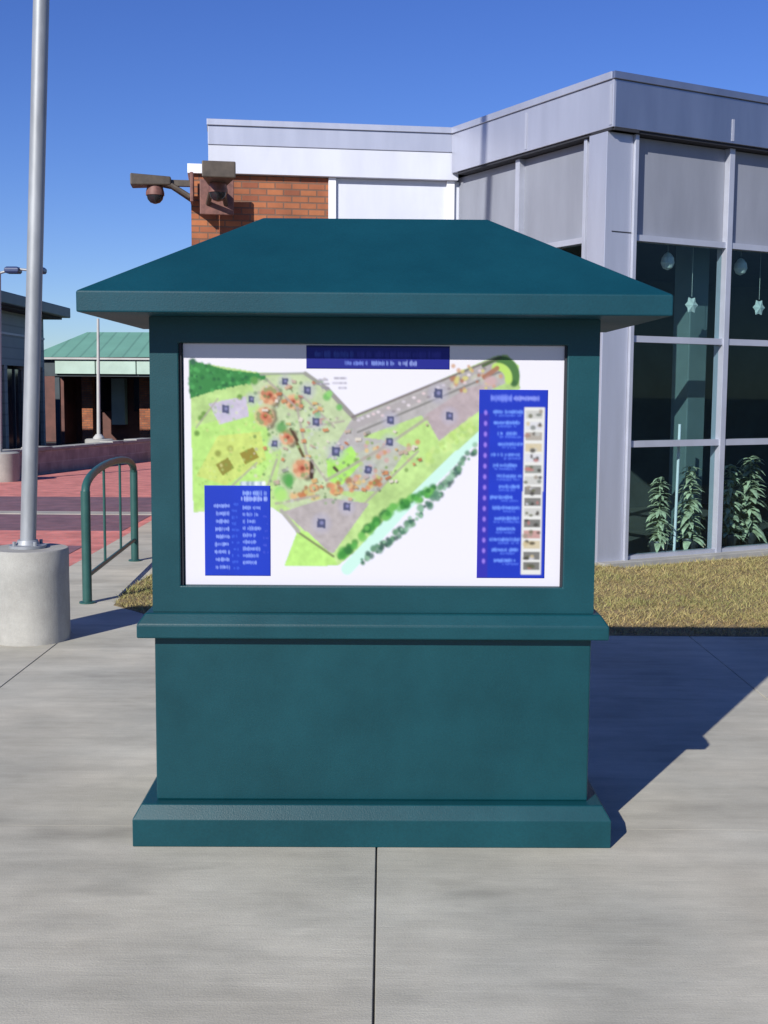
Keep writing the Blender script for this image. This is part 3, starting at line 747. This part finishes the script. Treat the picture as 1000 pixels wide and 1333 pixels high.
# ------------------------------------------------------------------ security cameras on the brick corner
def camera_unit(loc, direction, length, label, ws=1.0):
    t = empty('security_camera', loc); d = Vector(direction).normalized(); sd = d.cross(Vector((0, 0, 1))).normalized()
    m = Matrix(((d.x, sd.x, 0, 0), (d.y, sd.y, 0, 0), (0, 0, 1, 0), (0, 0, 0, 1)))
    obj('mounting_plate', B(-.0, .035, -.13*ws, .13*ws, -.17*ws, .13, mat=m), M['camera_red'], t, bevel=.008)
    bm = bmesh.new()
    for s in (-.09, .09): tube(bm, [m @ Vector((.03, s, -.12)), m @ Vector((length*.35, s*.6, .0)), m @ Vector((length*.62, s*.5, .03))], .026, 8)
    box(bm, .03, length*.5, -.035, .035, .0, .06, mat=m)
    obj('bracket_arm', bm, M['camera_grey'], t)
    bm = bmesh.new()
    a = [(.38, -.07, .07), (1.0, -.10, .10)]
    r0 = [(length*.36, -.085, .0), (length*.36, .085, .0), (length*.36, .085, .085), (length*.36, -.085, .085)]
    r1 = [(length, -.12*ws, -.015), (length, .12*ws, -.015), (length, .12*ws, .105*ws), (length, -.12*ws, .105*ws)]
    v0 = [bm.verts.new(m @ Vector(p)) for p in r0]; v1 = [bm.verts.new(m @ Vector(p)) for p in r1]
    bm.faces.new(v0); bm.faces.new(v1[::-1])
    for k in range(4): bm.faces.new([v0[k], v1[k], v1[(k+1) % 4], v0[(k+1) % 4]])
    obj('housing', bm, M['camera_grey'], t, bevel=.012)
    c = m @ Vector((length*.62, 0, 0))
    collar = obj('dome_collar', lathe(bmesh.new(), [(.05, .0), (.08, -.01), (.095, -.07), (.095, -.10)][::-1], c, 20), M['camera_red'], t, smooth=True)
    obj('dome_lens', lathe(bmesh.new(), [(.01, -.185), (.05, -.172), (.078, -.14), (.088, -.101)], c, 20), M['lens'], t, smooth=True)
    tag(t, label, 'security camera', 'security cameras on the brick corner')
camera_unit((-2.0, 12.72, 3.69), (-1, -.12, 0), .64, 'dome security camera on an arm reaching left off the brick corner into the sky')
camera_unit((-1.76, 12.71, 3.63), (.16, -1, .0), 1.0, 'dome security camera on an arm reaching forward from the brick wall above the kiosk roof', 1.35)

# ------------------------------------------------------------------ near pole on its concrete base
t = empty('concrete_footing', (-2.255, 7.555, 0)); tag(t, 'round cast concrete footing under the near grey steel pole', 'footing')
bm = bmesh.new(); lathe(bm, [(.243, -.05), (.242, .10), (.243, .20), (.241, .42), (.243, .575), (.236, .587)], seg=48)
obj('drum', bm, M['cast'], t, smooth=True)
pl = empty('steel_pole', (-2.265, 7.555, .588)); tag(pl, 'tall grey steel pole bolted to the near round concrete footing', 'pole')
lean = Vector((.157/3.3, 0, 1))
obj('shaft', tube(bmesh.new(), [lean*z for z in (.02, 1.5, 3, 4.5, 6, 7.2)], [.049, .049, .0485, .048, .047, .046], 28), M['galv'], pl, smooth=True)
obj('base_flange', lathe(bmesh.new(), [(.115, .0), (.115, .018), (.075, .022), (.062, .05)], seg=28), M['galv'], pl, smooth=True)
for k in range(4):
    a = math.pi/4+k*math.pi/2
    obj('anchor_bolt', tube(bmesh.new(), [(.093*math.cos(a), .093*math.sin(a), .018), (.093*math.cos(a), .093*math.sin(a), .045)], .011, 6), M['galv'], pl)
obj('pole_cap', lathe(bmesh.new(), [(.052, 7.19), (.052, 7.22), (.02, 7.25)], (lean.x*7.2, 0, 0), 20), M['galv'], pl, smooth=True)

# ------------------------------------------------------------------ bike rack
t = empty('bike_rack', (-2.26, 9.95, 0)); tag(t, 'dark green arched bicycle rack beside the red paving', 'bike rack')
ya, yb = -1.11, 1.11; xa, xb = .045, -.06
obj('post', tube(bmesh.new(), [(xa, ya, -.02), (xa, ya, .84)], .035, 14), M['green_metal'], t, smooth=True)
obj('post', tube(bmesh.new(), [(xb, yb, -.02), (xb, yb, .84)], .035, 14), M['green_metal'], t, smooth=True)
pts = []
for k in range(17):
    a = math.pi*k/16; pts.append(((xa+xb)/2-(xb-xa)/2*math.cos(a)*1.0, -1.11*math.cos(a), .82+.17*math.sin(a)**.7))
obj('arched_rail', tube(bmesh.new(), pts, .031, 14), M['green_metal'], t, smooth=True)
obj('lower_rail', tube(bmesh.new(), [(xa, ya, .20), (xb, yb, .20)], .018, 10), M['green_metal'], t, smooth=True)
for k in range(1, 3):
    f = k/3; yy = ya+(yb-ya)*f; xx = xa+(xb-xa)*f; a = math.acos(-yy/1.11)
    obj('picket', tube(bmesh.new(), [(xx, yy, .20), (xx, yy, .82+.17*math.sin(a)**.7)], .011, 8), M['green_metal'], t)
for (xx, yy) in ((xa, ya), (xb, yb)):
    obj('foot_plate', lathe(bmesh.new(), [(.06, 0), (.06, .01), (.035, .014)], (xx, yy, .001), 16), M['green_metal'], t)

# ------------------------------------------------------------------ low wall with piers and thin poles
W0, W1 = Vector((-8.2, 15.9, 0)), Vector((-5.2, 27.0, 0))
wd = (W1-W0).normalized(); wn = Vector((wd.y, -wd.x, 0)); 
t = empty('low_wall', W0); tag(t, 'low grey brown block wall along the back of the red paving', 'wall')
WM = Matrix(((wd.x, wn.x, 0, 0), (wd.y, wn.y, 0, 0), (0, 0, 1, 0), (0, 0, 0, 1)))
Lw = (W1-W0).length
obj('block_face', B(0, Lw, -.25, 0, -.058, .42, mat=WM), M['wall_block'], t)
bm = bmesh.new(); s = 0; rn = random.Random(5)
while s < Lw-.05:
    e = min(Lw, s+rn.uniform(.5, .9)); box(bm, s+.006, e-.006, -.28, .03, .421, .47+rn.uniform(0, .03), mat=WM); s = e
obj('cap_stones', bm, M['cast'], t, bevel=.01)
t2 = empty('low_wall', (-5.2, 27.0, 0)); tag(t2, 'further stretch of low block wall running right behind the kiosk', 'wall')
obj('block_face', B(.02, 9, -.0, .25, -.058, .42), M['wall_block'], t2); obj('cap_stones', B(.02, 9, -.03, .28, .421, .48), M['cast'], t2, bevel=.01)

def pier(loc, r, h, label):
    o = obj('round_footing', lathe(bmesh.new(), [(r, -.058), (r, h-.02), (r-.03, h)], seg=28), M['cast'], smooth=True); o.location = loc
    tag(o, label, 'footing')
pier((-6.62, 20.55, 0), .34, .50, 'short concrete footing under the distant double headed lamp post at the left edge')
pier((-6.12, 25.7, 0), .30, .52, 'short pale concrete footing under the thin pole behind the low wall')
t = empty('lamp_post', (-6.62, 20.55, .5)); tag(t, 'distant pale lamp post with two dark heads at the left edge of the photo', 'lamp post')
obj('shaft', tube(bmesh.new(), [(0, 0, 0), (.035, 0, 1.6), (.07, 0, 3.05)], [.055, .05, .042], 14), M['cream_paint'], t, smooth=True)
obj('crossarm', tube(bmesh.new(), [(.07, 0, 3.02), (.35, 0, 3.10), (.78, 0, 3.06)], .022, 10), M['galv'], t, smooth=True)
for (x0, x1) in ((.20, .44), (.60, .86)):
    hd = obj('lamp_head', rings(bmesh.new(), [(x0+.02, x1-.02, -.10, .10, 3.02), (x0, x1, -.12, .12, 3.05), (x0, x1, -.12, .12, 3.10), (x0+.03, x1-.03, -.09, .09, 3.13)]), M['lamp_dark'], t, bevel=.008)
t = empty('thin_pole', (-6.13, 25.7, .52)); tag(t, 'thin pale pole in front of the green roofed building', 'pole')
obj('shaft', tube(bmesh.new(), [(0, 0, 0), (.015, 0, 1.4), (.03, 0, 2.55)], [.042, .036, .028], 12), M['cream_paint'], t, smooth=True)
obj('collar', lathe(bmesh.new(), [(.12, 0), (.12, .03), (.06, .10)], seg=16), M['cream_paint'], t, smooth=True)

# ------------------------------------------------------------------ far left building with dark eaves
t = empty('eaved_building', (-8.46, 30, 0)); tag(t, 'two tone sage green building with a dark overhanging eave at the far left', 'building')
def tb(name, mat, *b, bevel=0, parent=t, label=None):
    bm = bmesh.new()
    for q_ in b: box(bm, *q_)
    o = obj(name, bm, mat, parent, bevel=bevel)
    if label: o['label'] = label
    return o
tb('upper_wall', M['sage'], (-10, -.02, -4.6, 0, 2.1, 3.3)); tb('trim_band', M['cream_paint'], (-10, .0, -4.61, .01, 2.78, 2.83))
tb('eave', M['dark_roof'], (-10.5, .53, -5.1, .5, 3.35, 3.60), bevel=.02); tb('soffit', M['gap'], (-10.3, .35, -4.9, .35, 3.30, 3.349))
bm = bmesh.new(); rings(bm, [(-10.4, .45, -5.0, .4, 3.601), (-8, -1.6, -3.2, -1.5, 3.9)]); obj('roof', bm, M['dark_roof'], t)
for k in range(3):
    y = -4.6+k*1.53; tb('window', M['lens'], (-.25, -.10, y+.14, y+1.50, .12, 2.02)); tb('column', M['sage'], (-.3, -.015, y-.10, y+.12, -.05, 2.099), bevel=.01)
    if k < 9: tb('window_frame', M['dark_roof'], (-.16, -.07, y+.8, y+.85, .12, 2.02))
tb('column', M['sage'], (-.3, -.015, -.16, 0, -.05, 2.099), bevel=.01)
tb('recess_wall', M['dark_int'], (-9.9, -.31, -4.5, -.05, -.05, 2.099))
tb('end_wall', M['sage'], (-9.9, -.31, -.049, -.005, -.05, 2.0985))

# green roofed building
t = empty('green_roofed_building', (-5.0, 34, 0)); tag(t, 'long low building with green metal roof and pale mint fascia behind the low wall', 'building')
bm = bmesh.new()
x0, x1 = -5.1, 12
lo = [(x0, 0, 2.46), (x1, 0, 2.56), (x1, 6, 2.56), (x0, 6, 2.46)]; hi = [(x0+1.0, 2.9, 3.30), (x1-2, 2.9, 3.36)]
v = [bm.verts.new(p) for p in lo]; h2 = [bm.verts.new(p) for p in hi]
bm.faces.new([v[0], v[1], h2[1], h2[0]]); bm.faces.new([v[2], v[3], h2[0], h2[1]]); bm.faces.new([v[1], v[2], h2[1]]); bm.faces.new([v[3], v[0], h2[0]]); bm.faces.new(v[::-1])
obj('roof', bm, M['green_roof'], t)
tb('gutter', M['cream_paint'], (x0-.02, x1, -.10, .0, 2.40, 2.455), parent=t)
xx = -4.3
while xx < 6: 
    tb('fascia_panel', M['mint'], (xx, xx+1.12, -.03, .05, 2.0, 2.38), parent=t, bevel=.005); xx += 1.15
tb('fascia_beam', M['dark_roof'], (x0+.1, x1, .051, .3, 1.93, 2.399), parent=t)
tb('back_wall', M['redwood'], (x0-1.6, x1-.2, 3.0, 3.2, -.05, 2.45), parent=t)
tb('end_wall', M['redwood'], (x0+.4, x0+.6, 1.6, 2.99, -.05, 2.45), parent=t)
for xx in (-3.95, -2.25, .1, 2.5): tb('brick_pier', M['brick'], (xx, xx+.32, 1.5, 1.85, -.05, 1.95), parent=t, bevel=.01)
for xx in (-4.0, -2.7, -1.4, -.2, 1.0): tb('window', M['lens'], (xx, xx+.8, 2.93, 2.998, .9, 1.9), parent=t)
tb('display_case', M['mint'], (-3.3, -2.9, 2.5, 2.9, .5, 1.9), (-2.05, -1.85, 2.3, 2.9, 0, 1.9), parent=t, label='pale panels inside the dark porch')
tb('porch_post', M['dark_roof'], (-4.35, -4.22, .1, .22, -.05, 1.93), (-.9, -.78, .1, .22, -.05, 1.93), parent=t)

# ------------------------------------------------------------------ light
el, az = R(29), R(30)
sd = bpy.data.lights.new('sun', 'SUN'); sd.energy = 5.0; sd.angle = R(.5); sd.color = (1, .965, .90)
so = bpy.data.objects.new('sun', sd); COL.objects.link(so)
dirv = Vector((math.sin(az)*math.cos(el), math.cos(az)*math.cos(el), -math.sin(el)))
so.rotation_euler = dirv.to_track_quat('-Z', 'Y').to_euler(); so.location = (-5, -8, 8)
w = bpy.data.worlds.new('World'); SC.world = w; w.use_nodes = True; nt = w.node_tree
sky = nt.nodes.new('ShaderNodeTexSky'); sky.sky_type = 'NISHITA'; sky.sun_disc = False
sky.sun_elevation = el; sky.sun_rotation = R(210); sky.air_density = 1.0; sky.dust_density = 0; sky.ozone_density = 3
hs = nt.nodes.new('ShaderNodeHueSaturation'); hs.inputs['Saturation'].default_value = 1.27
nt.links.new(sky.outputs[0], hs.inputs['Color'])
# the air tint: a little more violet overhead, clear pale blue low down
tcw = nt.nodes.new('ShaderNodeTexCoord'); spw = nt.nodes.new('ShaderNodeSeparateXYZ'); nt.links.new(tcw.outputs['Generated'], spw.inputs[0])
rw = nt.nodes.new('ShaderNodeValToRGB'); nt.links.new(spw.outputs['Z'], rw.inputs[0])
e = rw.color_ramp.elements; e[0].position = 0.0; e[0].color = (.52, .68, 1.0, 1); e[1].position = .45; e[1].color = (.90, .62, 1.0, 1)
k_ = rw.color_ramp.elements.new(.12); k_.color = (.66, .67, 1.0, 1)
mw = nt.nodes.new('ShaderNodeVectorMath'); mw.operation = 'MULTIPLY'; nt.links.new(hs.outputs[0], mw.inputs[0]); nt.links.new(rw.outputs[0], mw.inputs[1])
nt.links.new(mw.outputs[0], nt.nodes['Background'].inputs[0]); nt.nodes['Background'].inputs[1].default_value = .10

# ------------------------------------------------------------------ camera
cd = bpy.data.cameras.new('camera'); cam = bpy.data.objects.new('camera', cd); COL.objects.link(cam)
cam.location = (0, 0, 1.6)
p, r = .1015, .0067
f = Vector((0, math.cos(p), -math.sin(p))); u = Vector((0, math.sin(p), math.cos(p))); x_ = Vector((1, 0, 0))
Rr = x_*math.cos(r)+u*math.sin(r); Uu = u*math.cos(r)-x_*math.sin(r)
cam.rotation_euler = Matrix((Rr, Uu, -f)).transposed().to_euler()
cd.sensor_fit = 'VERTICAL'; cd.sensor_height = 24; cd.lens = 24*1558.0755/1333
cd.clip_end = 1500; cd.clip_start = .05
SC.camera = cam
SC.view_settings.view_transform = 'Standard'; SC.view_settings.look = 'None'; SC.view_settings.gamma = 1; SC.view_settings.exposure = .2
SC.render.resolution_x = 768; SC.render.resolution_y = 1024
